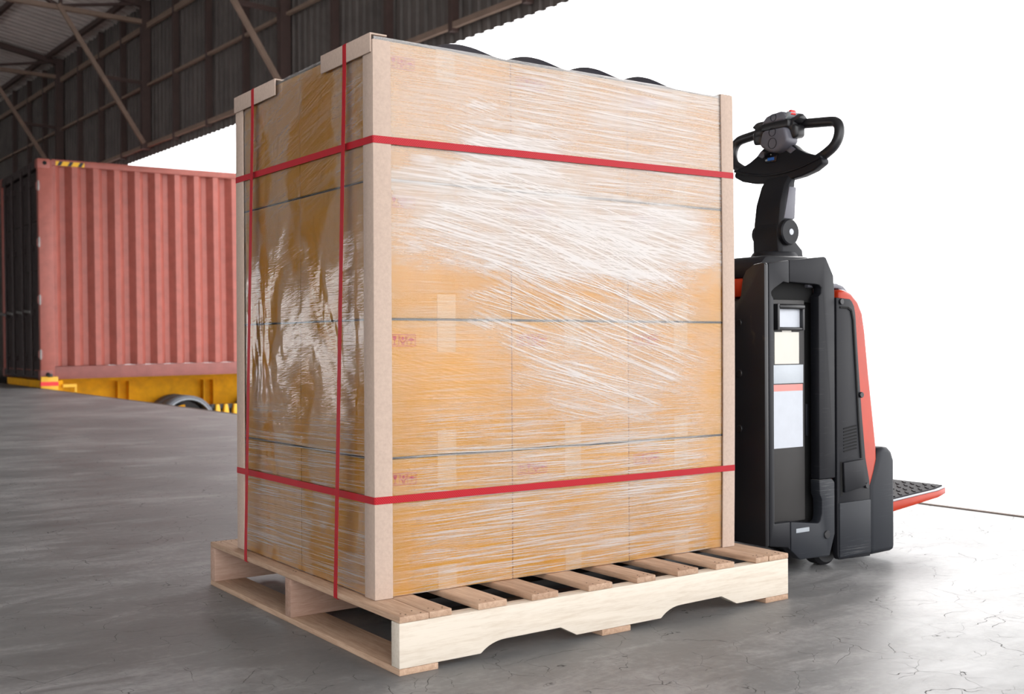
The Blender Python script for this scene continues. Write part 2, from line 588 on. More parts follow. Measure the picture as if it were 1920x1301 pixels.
def thing(name, label, cat, loc=(0, 0, 0), group=None):
    o = bpy.data.objects.new(name, None)
    o.empty_display_size = 0.1
    COL.objects.link(o)
    o.location = loc
    return tag(o, label, cat, group)


def struct(name, mb, mat, **kw):
    o = obj(name, mb, mat, **kw)
    o['kind'] = 'structure'
    return o


# ------------------------------------------------------------------ the place
DOCK = 3.15      # x of the dock edge
floor = struct('floor', MB().box(-14, DOCK - 0.03, -9, 44, -0.5, 0), M['floor'])
struct('trim_1', MB().box(DOCK - 0.03, DOCK, -9, 44, -0.5, 0.004), M['edge'])
struct('yard_pavement', MB().box(-14, 160, -120, 120, -1.45, -1.25), M['yard'])

# cladding and roof lie on a wall line turned 2.9 degrees
WA = radians(2.9)
WC = 6.3


def wp(u, w, z):
    """u along the wall, w outward from its face, z up"""
    return Vector((cos(WA) * (WC + w) - sin(WA) * u, sin(WA) * (WC + w) + cos(WA) * u, z))


U0, U1 = -9.0, 40.0  # roof and cladding extended out of view to hold back sky light
mb = MB()
prof = []
u = U0
while u < U1:
    prof += [(u, 0.10), (u + 0.085, 0.10), (u + 0.105, 0.135), (u + 0.165, 0.135), (u + 0.185, 0.10)]
    u += 0.185
z0, z1 = 4.30, 7.30
vs, fs = [], []
for a, w in prof:
    vs += [wp(a, w, z0), wp(a, w, z1), wp(a, w + 0.006, z0), wp(a, w + 0.006, z1)]
for i in range(len(prof) - 1):
    k = i * 4
    fs += [(k, k + 4, k + 5, k + 1), (k + 2, k + 3, k + 7, k + 6), (k, k + 2, k + 6, k + 4), (k + 1, k + 5, k + 7, k + 3)]
mb.add(vs, fs)
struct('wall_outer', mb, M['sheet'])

# roof: ribs run from the eave inward and up
SL = 0.17
mb = MB()
prof = []
u = U0
while u < U1:
    prof += [(u, 0), (u + 0.14, 0), (u + 0.165, 0.07), (u + 0.235, 0.07), (u + 0.26, 0)]
    u += 0.26
vs, fs = [], []
RIN = -19.0
for a, dz in prof:
    for t in (0, 0.006):
        vs += [wp(a, 0.3, 7.24 + dz + t - .3 * SL), wp(a, RIN, 7.24 + dz + t - RIN * SL)]
for i in range(len(prof) - 1):
    k = i * 4
    fs += [(k, k + 1, k + 5, k + 4), (k + 2, k + 6, k + 7, k + 3)]
mb.add(vs, fs)
struct('ceiling', mb, M['roof'])
struct('wall_inner_unseen', MB().prism([tuple(wp(U0, RIN, 0).xy), tuple(wp(U1, RIN, 0).xy), tuple(wp(U1, RIN - .2, 0).xy), tuple(wp(U0, RIN - .2, 0).xy)], 2, 2.0, 10.6), M['shadewall'])  # unseen wall, left open below to light the load's left face
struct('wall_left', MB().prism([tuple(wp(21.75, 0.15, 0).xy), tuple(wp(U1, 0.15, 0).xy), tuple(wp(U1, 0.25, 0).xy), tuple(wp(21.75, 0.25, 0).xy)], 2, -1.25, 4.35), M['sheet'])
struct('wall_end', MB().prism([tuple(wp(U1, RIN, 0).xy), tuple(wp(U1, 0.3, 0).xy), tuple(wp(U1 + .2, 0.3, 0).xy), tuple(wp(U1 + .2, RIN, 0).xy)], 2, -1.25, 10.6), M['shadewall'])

# steelwork
def member(name, a, b, w, h, parent=None, mat='steel', up=(0, 0, 1)):
    return obj(name, MB().bar(a, b, w, h, up), M[mat], parent)


for zz, lab, w in ((4.47, 'steel rail along the lower edge of the dark ribbed wall', 0.07),
                   (5.60, 'thin steel rail halfway up the dark ribbed wall', 0.05),
                   (6.72, 'steel beam high on the dark wall under the eave', 0.10)):
    tag(member('wall_rail', wp(U0, 0.03, zz), wp(U1, 0.03, zz), 0.06, w, None, 'tan'), lab, 'rail')
COLS = [(29.7, 'leftmost of the roof frames, mostly out of view'),
        (24.25, 'steel roof frame whose diagonal brace ends at the container corner'),
        (18.81, 'steel roof frame between the container corner and the wrapped load'),
        (13.1, 'steel roof frame rising behind the wrapped load')]
for u, lab in COLS[1:]:
    base = wp(u, 0, 4.4)
    t = thing('roof_frame', lab, 'frame', base, 'steel roof frames along the dark wall')
    member('column', wp(u, 0.0, 4.4), wp(u, 0.0, 7.2), 0.16, 0.14, t, up=(0, 1, 0))
    member('bottom_chord', wp(u, 0.0, 6.79), wp(u, -7.5, 6.79), 0.10, 0.08, t, 'tan')
    member('rafter', wp(u, 0.05, 7.10), wp(u, -9.0, 7.10 + 9 * SL), 0.10, 0.12, t)
    member('knee_brace', wp(u - 0.07, -0.06, 4.50), wp(u - 0.07, -1.6, 6.83), 0.065, 0.075, t, 'tan')
    member('strut', wp(u, -0.0, 5.64), wp(u, -0.76, 5.66), 0.06, 0.06, t)
    member('web_bar', wp(u, -1.54, 6.83), wp(u, -0.1, 7.12), 0.05, 0.05, t)
    member('web_bar', wp(u, -1.54, 6.80), wp(u, -3.2, 7.55), 0.06, 0.06, t)
    member('web_bar', wp(u, -1.54, 6.80), wp(u, -1.54, 7.3), 0.06, 0.06, t, up=(0, 1, 0))
k = 0
posts = [28.2, 26.85, 25.55, 22.9, 21.5, 20.16, 17.43, 15.96, 14.5, 11.65, 10.25, 8.8, 7.4]
pl = ['at the far left end', 'second from the far left', 'left of the container corner brace',
      'right of the container corner', 'midway above the container end', 'just left of the long middle brace',
      'just right of the long middle brace', 'left of the tall load', 'above the left edge of the load',
      'above the left face of the wrapped load', 'above the near corner of the load', 'right of the near load corner', 'farthest right, near the open sky']
for u, s in zip(posts, pl):
    tag(member('wall_post', wp(u, 0.045, 4.40), wp(u, 0.045, 7.2), 0.10, 0.08, up=(0, 1, 0)), 'slim steel wall post ' + s, 'post', 'posts of the ribbed wall')
for i, w in enumerate((-0.25, -1.75, -3.25, -4.75, -6.25)):
    z = 7.17 - w * SL
    tag(member('roof_purlin', wp(U0, w, z), wp(U1, w, z), 0.07, 0.10), ['steel purlin nearest the eave under the ribbed roof', 'second steel purlin in from the eave under the roof', 'third steel purlin in from the eave under the roof', 'fourth steel purlin in from the eave under the roof', 'innermost steel purlin under the ribbed roof'][i], 'beam', 'purlins under the roof')

# ------------------------------------------------------------------ container on its trailer
CX, CY = 3.19, 17.87
CZ = 0.14
CL, CW, CH = 15.0, 3.08, 3.73
cont = thing('shipping_container', 'faded red corrugated shipping container on the yellow trailer', 'container', (CX, CY, CZ))
R0 = (0, 0, 0)


def cpart(name, mb, mat, **kw):
    return obj(name, mb, M[mat], cont, local=True, **kw)


mb = MB()
prof = []
x = 0.20
p = 0.355
while x < CL - .2:
    prof += [(x, 0.0), (x + .085, 0.0), (x + .175, 0.115), (x + .26, 0.115)]
    x += p
vs, fs = [], []
for a, w in prof:
    vs += [(a, 0.02 + w, 0.22), (a, 0.02 + w, CH - 0.10)]
for i in range(len(prof) - 1):
    fs.append((2 * i, 2 * i + 2, 2 * i + 3, 2 * i + 1))
mb.add(vs, fs)
cpart('corrugated_side', mb, 'box')
mb = MB()
for y0, y1 in ((CW - .06, CW - .02), ):
    mb.box(0.1, CL, y0, y1, .2, CH - .05)
cpart('far_side', mb, 'box')
cpart('roof_panel', MB().box(0.05, CL, 0.03, CW - .03, CH - .07, CH - .03), 'box')
cpart('floor_panel', MB().box(0.05, CL, 0.06, CW - .06, 0.02, .16), 'boxdark')
cpart('front_panel', MB().box(CL - .1, CL - .02, 0.03, CW - .03, .05, CH - .05), 'box')
cpart('top_rail', MB().box(0.22, CL, 0.0, 0.07, CH - .11, CH), 'box', bevel=.01)
cpart('bottom_rail', MB().box(0.22, CL, 0.0, 0.09, 0.0, 0.215), 'boxdark', bevel=.01)
cp = cpart('corner_post', MB().box(0.0, 0.235, 0.0, 0.12, 0.02, CH - .02), 'box', bevel=.015)
cpart('corner_post', MB().box(0.0, 0.235, CW - .12, CW, 0.02, CH - .02), 'box', bevel=.015)
for y0 in (-.006, CW - .19):
    for z0 in (0, CH - .16):
        c_ = cpart('corner_casting', MB().box(-.01, .2, y0, y0 + .196, z0 - .005, z0 + .16), 'box' if z0 else 'boxdark', bevel=.02)
        h_ = MB().disc((0.11, y0 - .004, z0 + .085), .035, .01, 1, 16)
        obj('casting_hole', h_, M['gap'], c_, local=True)
for i, z in enumerate((0.36, 1.28, 2.25, 3.2)):
    hg = cpart('door_hinge', MB().box(-.03, .04, -.012, .05, z, z + .13), 'boxdark', bevel=.008)
    obj('hinge_pin', MB().tube([(.0, -.018, z - .02), (.0, -.018, z + .15)], .014, 10), M['galv'], hg, local=True)
cpart('door_header', MB().box(-.01, .12, .12, CW - .12, CH - .16, CH - .02), 'doorshade')
cpart('door_sill', MB().box(-.01, .12, .12, CW - .12, 0.02, .14), 'doorshade')
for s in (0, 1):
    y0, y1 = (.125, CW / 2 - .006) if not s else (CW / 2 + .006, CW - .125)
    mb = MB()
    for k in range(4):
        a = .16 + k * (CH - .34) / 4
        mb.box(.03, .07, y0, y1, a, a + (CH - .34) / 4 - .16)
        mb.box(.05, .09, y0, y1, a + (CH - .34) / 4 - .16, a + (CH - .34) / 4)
    dr = cpart('door', mb, 'doorshade')
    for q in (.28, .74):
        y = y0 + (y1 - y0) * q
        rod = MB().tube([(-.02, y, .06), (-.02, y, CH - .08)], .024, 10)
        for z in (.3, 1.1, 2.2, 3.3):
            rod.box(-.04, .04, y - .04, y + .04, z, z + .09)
        r_ = obj('locking_rod', rod, M['doorshade'], dr, local=True)
        r_['label'] = 'vertical locking rod'
        hb_ = obj('door_handle', MB().bar((-.045, y, 1.15), (-.045, y + .45, 1.18), .02, .04), M['galv'], dr, local=True)
hs = cpart('hazard_marking', MB().box(.29, .76, -.002, .0, CH - .105, CH - .03), 'brightyellow')
for k in range(3):
    a = .31 + k * .17
    obj('black_stripe', MB().prism([(a, CH - .104), (a + .06, CH - .104), (a + .10, CH - .031), (a + .04, CH - .031)], 1, -.004, -.002), M['black'], hs, local=True)
cont.rotation_euler = (0, radians(-0.62), 0)

tr = thing('semi_trailer', 'yellow container trailer backed against the dock under the red container', 'trailer', (CX, CY, -1.25))


def tpart(name, mb, mat, parent=None, **kw):
    return obj(name, mb, M[mat], parent or tr, **kw)


TY = CY + 1.0
for s, y in (('near', TY), ('far', TY + .95)):
    mb = MB()
    t0_, t1_ = .125, .125 + .0108 * (18 - CX)
    mb.prism([(CX + .35, -.50), (18, -.50), (18, t1_), (CX + .35, t0_)], 1, y + .02, y + .06)
    mb.prism([(CX + .35, t0_ - .06), (18, t1_ - .06), (18, t1_), (CX + .35, t0_)], 1, y - .08, y + .14)
    mb.box(CX + .35, 18, y - .08, y + .14, -.55, -.48)
    tpart('side_beam', mb, 'yellow')
for x in (4.71, 4.91, 6.31, 6.50, 8.1, 8.3):
    tpart('beam_stiffener', MB().box(x - .012, x + .012, TY - .15, TY + .02, -.48, .05), 'yellow')
tpart('rear_beam', MB().box(CX + .05, CX + .35, CY + .0, CY + 3.0, -.20, .12), 'yellow')
mp_ = tpart('marker_plate', MB().box(CX - .02, CX + .255, CY - .09, CY - .03, -.10, .19), 'brightyellow', bevel=.01)
tpart('red_band', MB().box(CX - .024, CX + .259, CY - .094, CY - .026, .035, .105), 'markred', mp_)
tpart('marker_lamp', MB().disc((CX + .13, CY - .075, .185), .04, .055, 2), 'black')
hk = MB()
hk.bar((CX + .34, CY - .03, .03), (CX + .56, CY - .03, .03), .05, .05)
hk.bar((CX + .36, CY - .03, -.10), (CX + .56, CY - .03, -.10), .03, .03)
hk.bar((CX + .55, CY - .03, -.12), (CX + .55, CY - .03, .05), .03, .03, (0, 1, 0))
tpart('twist_lock', hk, 'brightyellow')


def wheel(x):
    c = (x, CY - .02, -.72)
    R = .52
    w = tpart('wheel', MB().lathe([(R * .87, .02), (R * .90, -.01), (R * .97, 0.0), (R, .03), (R, .40), (R * .985, .41), (R * .985, .45), (R, .46), (R, .84), (R * .95, .88), (R * .87, .87)], c, 1, 56), 'rubber', smooth_=True)
    rim = tpart('rim', MB().lathe([(R * .868, .015), (R * .84, .05), (R * .80, .30), (R * .3, .36), (R * .25, .40), (R * .86, .66)], c, 1, 48), 'black', w, smooth_=True)
    tpart('rim_edge', MB().lathe([(R * .85, -.004), (R * .88, -.012), (R * .895, -.004), (R * .87, .012)], c, 1, 48), 'tlight', w, smooth_=True)
    tpart('hub', MB().disc((c[0], c[1] + .08, c[2]), .13, .3), 'yellow', w)
    mb = MB()
    for k in range(5):
        a = 2 * pi * k / 5 + .5
        mb.bar((c[0] + .1 * cos(a), c[1] + .2, c[2] + .1 * sin(a)), (c[0] + R * .66 * cos(a), c[1] + .2, c[2] + R * .66 * sin(a)), .12, .05, (0, 1, 0))
    tpart('spoke', mb, 'yellow', w)


wheel(5.70)
wheel(7.32)
mb = MB()
tpart('axle', MB().tube([(5.70, CY + .4, -.72), (5.70, CY + 2.6, -.72)], .09), 'black')
tpart('axle', MB().tube([(7.32, CY + .4, -.72), (7.32, CY + 2.6, -.72)], .09), 'black')
for x in (6.26, 6.42, 6.60):
    mb = MB()
    mb.prism([(x - .03, -.66), (x + .03, -.66), (x + .05, -.54), (x + .025, -.38), (x - .035, -.38), (x - .045, -.50)], 1, CY - .02, CY + .1)
    tpart('suspension_bracket', mb, 'brightyellow', bevel=.01)
mb = MB()
mb.bar((6.15, CY + .1, -.42), (6.8, CY + .1, -.42), .1, .08)
mb.box(6.2, 6.8, CY + .11, CY + .3, -.66, -.40)
tpart('spring_hanger', mb, 'black')
for y in (CY + .5, CY + 2.2):
    tpart('landing_leg', MB().box(14.0, 14.2, y, y + .2, -1.25, -.5), 'black')

# ------------------------------------------------------------------ pallet
PL, PW = 1.2365, 1.1405
pal = thing('wooden_pallet', 'timber pallet with pale notched side board carrying the wrapped cartons', 'pallet', (PL / 2, PW / 2, 0))
Zb, Zs, Zt = .0153, .1133, .1287


def ppart(name, mb, mat, parent=None, **kw):
    return obj(name, mb, M[mat], parent or pal, **kw)


def arc(p, q, bulge, n=6):
    """curve between two (x, z) points"""
    out = []
    for i in range(1, n):
        t = i / n
        x = p[0] + (q[0] - p[0]) * t
        z = p[1] + (q[1] - p[1]) * t
        k = 4 * bulge * t * (1 - t)
        out.append((x - k * .55, z + k))
    return out


def stringer_profile():
    a = [(0.0, Zb), (.210, Zb), *arc((.210, Zb), (.280, .039), .006), (.280, .039), (.438, .040), (.486, Zb), (.759, Zb),
         *arc((.759, Zb), (.828, .040), .006), (.828, .040), (.975, .042), (1.033, Zb), (PL, Zb), (PL, Zs), (0, Zs)]
    return a


s1 = ppart('stringer', MB().prism(stringer_profile(), 1, 0.0, 0.036), 'woodpale', bevel=.0015)
s1['label'] = 'pale front stringer with two cut-outs'
ppart('stringer', MB().prism(stringer_profile(), 1, .563, .599), 'woodred', bevel=.0015)
ppart('stringer', MB().prism(stringer_profile(), 1, PW - .036, PW), 'woodred', bevel=.0015)
tops = [(0.0, .074), (.076, .134), (.205, .284), (.355, .4335), (.523, .5985), (.6785, .7415), (.817, .891), (.9575, 1.0275), (1.108, 1.1575), (1.1595, PL)]
rng = random.Random(3)


def nails(mb, x0, x1, z):
    for y in (.018, .581, PW - .018):
        for f in (.28, .72):
            for s in (-.008, .010):
                x = x0 + (x1 - x0) * f + rng.uniform(-.006, .006)
                mb.disc((x, y + s + rng.uniform(-.006, .006), z), .0019, .0008, 2, 8)
    return mb


for i, (a, b) in enumerate(tops):
    e0, e1 = rng.uniform(-.001, .003), rng.uniform(-.004, .003)
    bo = ppart('deck_board', MB().box(a, b, e0 if i not in (0, 9) else -.001, PW + e1, Zs + .0004, Zt + rng.uniform(-.0006, 0)), 'wood', bevel=.0022)
    nl = ppart('nail_head', nails(MB(), a, b, Zt - .0004), 'nail', bo)
    nl['kind'] = 'stuff'
for a, b in ((0, .098), (.565, .657), (1.145, PL)):
    ppart('bottom_board', MB().box(a, b, 0.0, PW, 0.0, Zb - .0003), 'wood', bevel=.002)

# ------------------------------------------------------------------ cartons
X0, X1, Y0, Y1 = .0365, 1.1845, .1695, .9880
LZ0, LZ1 = Zt + .001, 1.4195
SHEET = .0022
NX, NY, NZ = 3, 2, 4
cw, cd = (X1 - X0) / NX, (Y1 - Y0) / NY
chh = (LZ1 - LZ0) / NZ
bw, bd, bh = cw - .0014, cd - .0014, chh - SHEET - .0024


def marks(mb, x, z, y):
    """four framed handling signs printed in a row: this way up, glass, hands, umbrella"""
    w, h, t = .0222, .0268, .0014

    def ln(a, b, th=t):
        (xa, za), (xb, zb) = a, b
        d = Vector((xb - xa, zb - za))
        d.normalize()
        n = Vector((-d.y, d.x)) * th / 2
        mb.prism([(xa + n.x, za + n.y), (xb + n.x, zb + n.y), (xb - n.x, zb - n.y), (xa - n.x, za - n.y)], 1, y, y - .0003)

    for k in range(4):
        ox = x + k * w
        P = lambda a, b: (ox + a * w, z + b * h)
        for a, b in (((0, 0), (1, 0)), ((1, 0), (1, 1)), ((1, 1), (0, 1)), ((0, 1), (0, 0))):
            ln(P(*a), P(*b), .0013)
        if k == 0:
            for q in (.32, .68):
                ln(P(q, .28), P(q, .75), .0017)
                mb.prism([P(q - .15, .66), P(q + .15, .66), P(q, .90)], 1, y, y - .0003)
            ln(P(.15, .16), P(.85, .16), .0018)
        elif k == 1:
            mb.prism([P(.25, .88), P(.75, .88), P(.68, .58), P(.5, .45), P(.32, .58)], 1, y, y - .0003)
            ln(P(.5, .5), P(.5, .18), .0014)
            ln(P(.28, .15), P(.72, .15), .0018)
        elif k == 2:
            mb.prism([P(.5 + .17 * cos(i * pi / 5), .66 + .17 * sin(i * pi / 5)) for i in range(10)], 1, y, y - .0003)
            for sg in (-1, 1):
                ln(P(.5 + sg * .36, .88), P(.5 + sg * .34, .5), .0022)
                ln(P(.5 + sg * .34, .52), P(.5 + sg * .10, .32), .0026)
                ln(P(.5 + sg * .09, .36), P(.5 + sg * .09, .10), .0024)
        else:
            mb.prism([P(.14, .46)] + [P(.5 + .36 * cos(pi - i * pi / 8), .46 + .24 * sin(pi - i * pi / 8)) for i in range(9)], 1, y, y - .0003)
            ln(P(.5, .5), P(.5, .14), .0013)
            ln(P(.5, .14), P(.40, .16), .0012)
            for q in (.2, .5, .8):
                ln(P(q, .80), P(q - .05, .92), .0012)
    return mb


body0 = MB().box(-bw / 2, bw / 2, -bd / 2, bd / 2, 0, bh)
protoC = thing('carton', 'x', 'carton', (0, 0, 0), 'wrapped cartons on the pallet')
p_body = obj('box_body', body0, M['carton'], protoC, bevel=.003, local=True)
yy = (-bd / 2 - .0005, -bd / 2 - .0001)
p_tape = obj('sealing_tape', MB().box(-.026, .026, *yy, bh - .075, bh - .001).box(-.026, .026, -bd / 2 - .0005, bd / 2, bh - .001, bh + .0005), M['tape'], protoC, local=True)
p_tape2 = obj('sealing_tape', MB().box(-.026, .026, *yy, .001, .058), M['tape'], protoC, local=True)
p_mark = obj('handling_marks', marks(MB(), -bw / 2 + .016, bh - .060, -bd / 2 - .0001), M['print'], protoC, local=True)
tiers = ['bottom', 'second from bottom', 'third from bottom', 'top']
where = ['at the near corner of the load', 'in the middle of the bright side', 'at the right end, next to the pallet truck']
first = True
for k in range(NZ):
    for j in range(NY):
        for i in range(NX):
            if j == 1 and i == 1:
                continue
            loc = (X0 + cw * (i + .5), Y0 + cd * (j + .5), LZ0 + chh * k)
            lab = f'{tiers[k]} tier brown carton ' + (where[i] if j == 0 else ('at the far end of the shaded left side' if i == 0 else 'at the back right, behind the front cartons'))
            if first:
                r = protoC
                first = False
            else:
                r = protoC.copy()
                COL.objects.link(r)
                for ch in (p_body, p_tape, p_tape2, p_mark) if j == 0 else (p_body,):
                    c = ch.copy()
                    COL.objects.link(c)
                    c.parent = r
            r.location = loc
            tag(r, lab, 'carton', 'wrapped cartons on the pallet')

# black sheets between the tiers and over the top
for k in range(1, NZ):
    z = LZ0 + chh * k - SHEET - .0005
    tag(obj('interlayer_sheet', MB().box(X0 - .0004, X1 + .0004, Y0 - .0006, Y1 + .0006, z - .0009, z + .0009), M['slip']),
        ['thin black sheet on the bottom tier of cartons', 'thin black sheet halfway up the cartons', 'thin black sheet under the top tier of cartons'][k - 1], 'sheet', 'black sheets between carton tiers')
# top sheet bulges over the carton flaps
gx, gy = 72, 72
vs, fs = [], []
for a in range(gx + 1):
    for b in range(gy + 1):
        x = X0 + .002 + (X1 - X0 - .004) * a / gx
        y = Y0 + .002 + (Y1 - Y0 - .004) * b / gy
        hx = [(.19, .2225), (.415, .1025 * 2), (.615, .195), (.805, .19)]
        zz = 0
        for x_, w_ in hx:
            if x_ < x < x_ + w_:
                s_ = (x - x_) / w_
                zz = max(zz, .033 * sin(pi * s_) ** .8)
        zz *= max(0, sin(pi * min(1, (y - Y0) / .112)))
        vs.append((x, y, LZ1 - .0022 + zz))
n_ = len(vs)
vs += [(v[0], v[1], v[2] + .0012) for v in vs]
W_ = gy + 1
for a in range(gx):
    for b in range(gy):
        q = (a * W_ + b, (a + 1) * W_ + b, (a + 1) * W_ + b + 1, a * W_ + b + 1)
        fs += [q, tuple(i + n_ for i in reversed(q))]
tag(obj('top_cover_sheet', MB().add(vs, fs), M['slip'], smooth_=True), 'black plastic sheet bulging over the top of the carton stack', 'sheet')

# ------------------------------------------------------------------ stretch film
fo = .0032
mb = MB()
loop = []
NXF, NYF = 40, 28
xa, xb, ya, yb = X0 - fo, X1 + fo, Y0 - fo, Y1 + fo
for i in range(NXF):
    loop.append((xa + (xb - xa) * i / NXF, ya))
for i in range(NYF):
    loop.append((xb, ya + (yb - ya) * i / NYF))
for i in range(NXF):
    loop.append((xb - (xb - xa) * i / NXF, yb))
for i in range(NYF):
    loop.append((xa, yb - (yb - ya) * i / NYF))
zs_ = [Zt + .002 + (LZ1 + .001 - Zt - .002) * k / 30 for k in range(31)]
m_ = len(loop)
vs = [(x, y, z) for z in zs_ for x, y in loop]
fs = [(k * m_ + i, k * m_ + (i + 1) % m_, (k + 1) * m_ + (i + 1) % m_, (k + 1) * m_ + i) for k in range(30) for i in range(m_)]
mb.add(vs, fs)
tag(obj('stretch_film', mb, M['film']), 'clear stretch film wound around the whole carton stack', 'plastic film')

# ------------------------------------------------------------------ edge boards
po = fo + .0012
T = .0042


def angle_board(cx, cy, sx, sy, z0, z1, wx, wy, bow, lean=0.0):
    """upright L board; corner at (cx, cy), legs running to +sx / +sy"""
    rings = []
    for i in range(17):
        t = i / 16
        ox = -sx * bow * sin(pi * t)
        oy = 0
        prof = [(0, 0), (wx * sx, 0), (wx * sx, T * sy), (T * sx, T * sy), (T * sx, wy * sy), (0, wy * sy)]
        rings.append([(cx + ox + a, cy + oy + b, z0 + (z1 - z0) * t) for a, b in prof])
    return MB().loft(rings)


EX0, EX1, EY0, EY1 = X0 - po - T, X1 + po + T, Y0 - po - T, Y1 + po + T
eb = 'upright cardboard corner boards'
for cx, cy, sx, sy, wx, wy, bow, lab, z1 in (
        (EX0, EY0, 1, 1, .047, .050, .0, 'upright cardboard corner board at the near corner of the load', 1.412),
        (EX1, EY0, -1, 1, .047, .050, .006, 'upright cardboard corner board at the right end by the pallet truck', 1.424),
        (EX0, EY1, 1, -1, .047, .052, .0, 'upright cardboard corner board at the far left corner of the load', 1.395),
        (EX1, EY1, -1, -1, .047, .050, .0, 'upright cardboard corner board hidden behind the load', 1.41)):
    if 'hidden' in lab:
        continue
    tag(obj('corner_board', angle_board(cx, cy, sx, sy, Zt + .0006, z1, wx, wy, bow), M['board'], bevel=.0012), lab, 'corner board', eb)


def top_angle(x, sx, y0, y1, zt, wx=.045, drop=.045):
    prof = [(0, 0), (wx * sx, 0), (wx * sx, -T), (T * sx, -T), (T * sx, -drop), (0, -drop)]
    rings = [[(x + a, y, zt + b) for a, b in prof] for y in (y0, y1)]
    return MB().loft(rings)


TZ = LZ1 + .0075
tx = EX0 - T - .0006
tag(obj('edge_board', top_angle(tx, 1, EY0 + .0045, .424, TZ), M['board'], bevel=.0016), 'short cardboard angle under the right strap on the top left edge', 'corner board', 'short cardboard angles on the top edges')
tag(obj('edge_board', top_angle(tx, 1, .705, EY1, TZ), M['board'], bevel=.0016), 'short cardboard angle under the left strap on the top left edge', 'corner board', 'short cardboard angles on the top edges')
tx2 = EX1 + T + .0006
tag(obj('edge_board', top_angle(tx2, -1, EY0 + .006, .424, TZ), M['board'], bevel=.0016), 'short cardboard angle on the top edge by the pallet truck', 'corner board', 'short cardboard angles on the top edges')

# ------------------------------------------------------------------ straps
ST, SW = .0011, .0168


def rloop(x0, x1, y0, y1, r=.004):
    pts = []
    for cx, cy, a0 in ((x1 - r, y0 + r, -pi / 2), (x1 - r, y1 - r, 0), (x0 + r, y1 - r, pi / 2), (x0 + r, y0 + r, pi)):
        for k in range(4):
            a = a0 + k * pi / 6
            pts.append((cx + r * cos(a), cy + r * sin(a)))
    return pts


rect = [(-ST / 2, -SW / 2), (ST / 2, -SW / 2), (ST / 2, SW / 2), (-ST / 2, SW / 2)]
for zn, zr, zl, lab in ((1.1830, 1.1945, 1.1890, 'red woven strap around the upper part of the cartons'),
                        (.3565, .3545, .3540, 'red woven strap around the lowest tier of cartons')):
    o_ = ST / 2 + .0004
    l0 = rloop(EX0 - o_, EX1 + o_ + .003, EY0 - o_, EY1 + o_)
    path = []
    for x, y in l0:
        tx_ = (x - EX0) / (EX1 - EX0)
        ty_ = (y - EY0) / (EY1 - EY0)
        path.append((x, y, zn + (zr - zn) * tx_ + (zl - zn) * ty_ * (1 - tx_)))
    tag(obj('strap', MB().sweep(path, rect, (0, 0, 1), True), M['strap']), lab, 'strap', 'red straps around the load')
for yt, yb2, lab in ((.2925, .304, 'red upright strap down the shaded side, nearer the near corner'),
                     (.856, .862, 'red upright strap down the shaded side, nearer the far left corner')):
    o_ = ST / 2 + .0004
    xl, xr = tx - o_, tx2 + o_
    zt = TZ + o_
    zu = Zs - .0012
    path = [(xl + .003, yt, zt), (xr - .003, yt, zt), (xr, yt, zt - .003), (xr, yt, 1.36), (PL + .0016, yb2, Zt), (PL + .0016, yb2, zu + .002), (PL - .001, yb2, zu), (.001, yb2, zu), (-.0016, yb2, zu + .002), (-.0016, yb2, Zt + .0005), (xl, yt, 1.36), (xl, yt, zt - .003)]
    tag(obj('strap', MB().sweep(path, rect, (0, 1, 0), True), M['strap']), lab, 'strap', 'red straps around the load')

# ------------------------------------------------------------------ pallet truck
YT, YC = .2, .52
YF = 2 * YC - YT
TX = 1.385
trk = thing('pallet_truck', 'black and orange-red powered pallet truck with upright tiller behind the load', 'pallet truck', (1.65, YC, 0))


def kp(name, mb, mat, parent=None, **kw):
    return obj(name, mb, M[mat], parent or trk, **kw)


# side frame: two plates meeting at the seam, around the battery opening
fr = MB()
left = [(TX, .100), (TX, .953), (1.478, .9655), (1.478, .895), (1.452, .8985), (1.410, .877), (1.397, .866), (1.400, .856), (1.408, .846), (1.408, .166), (1.478, .166), (1.478, .078), (1.467, .088)]
right = [(1.4785, .9655), (1.640, .983), (1.650, .981), (1.685, .925), (1.690, .872), (1.690, .285), (1.613, .285), (1.613, .858), (1.626, .868), (1.627, .884), (1.617, .892), (1.600, .895), (1.4785, .8985)]
fr.prism(left, 1, YT, YT + .035)
kp('side_frame', fr, 'tp', bevel=.004)
kp('side_frame', MB().prism(right, 1, YT, YT + .035), 'tp', bevel=.004)
low = [(1.4785, .078), (1.4785, .166), (1.603, .150), (1.617, .158), (1.622, .178), (1.622, .222), (1.612, .240), (1.610, .2845), (1.672, .2845), (1.684, .272), (1.684, .110), (1.660, .046), (1.655, .042), (1.520, .046)]
lp = kp('side_skirt', MB().prism(low, 1, YT - .002, YT + .035), 'tbelly', bevel=.004)
kp('skirt_bolt', MB().disc((1.643, YT - .006, .111), .013, .008, 1, 20), 'black', lp)
kp('type_plate', MB().box(1.50, 1.56, YT - .0035, YT - .0022, .130, .143), 'tlight', lp)
# the same on the far side
far = [(TX, .1), (TX, .953), (1.64, .983), (1.685, .925), (1.69, .05), (1.52, .046)]
kp('far_frame', MB().prism(far, 1, YF - .035, YF), 'tp', bevel=.004)
# front plate facing the load, with shouldered corner posts
h = YC - YT
prof = [(-h, .10), (-h, .952), (-h + .012, .955), (-h + .045, .951), (-h + .075, .935), (-h + .09, .912), (-h + .098, .86), (-h + .104, .848), (-h + .14, .838)]
prof = [(YC + a, b) for a, b in prof] + [(YC - a, b) for a, b in reversed(prof)]
fp = kp('front_plate', MB().prism(prof, 0, TX - .018, TX), 'tblack', bevel=.005)
for y in (.30, .74):
    for z in (.775, .62, .45):
        kp('plate_bolt', MB().disc((TX - .024, y, z), .011, .006, 0, 16), 'tblack', fp)
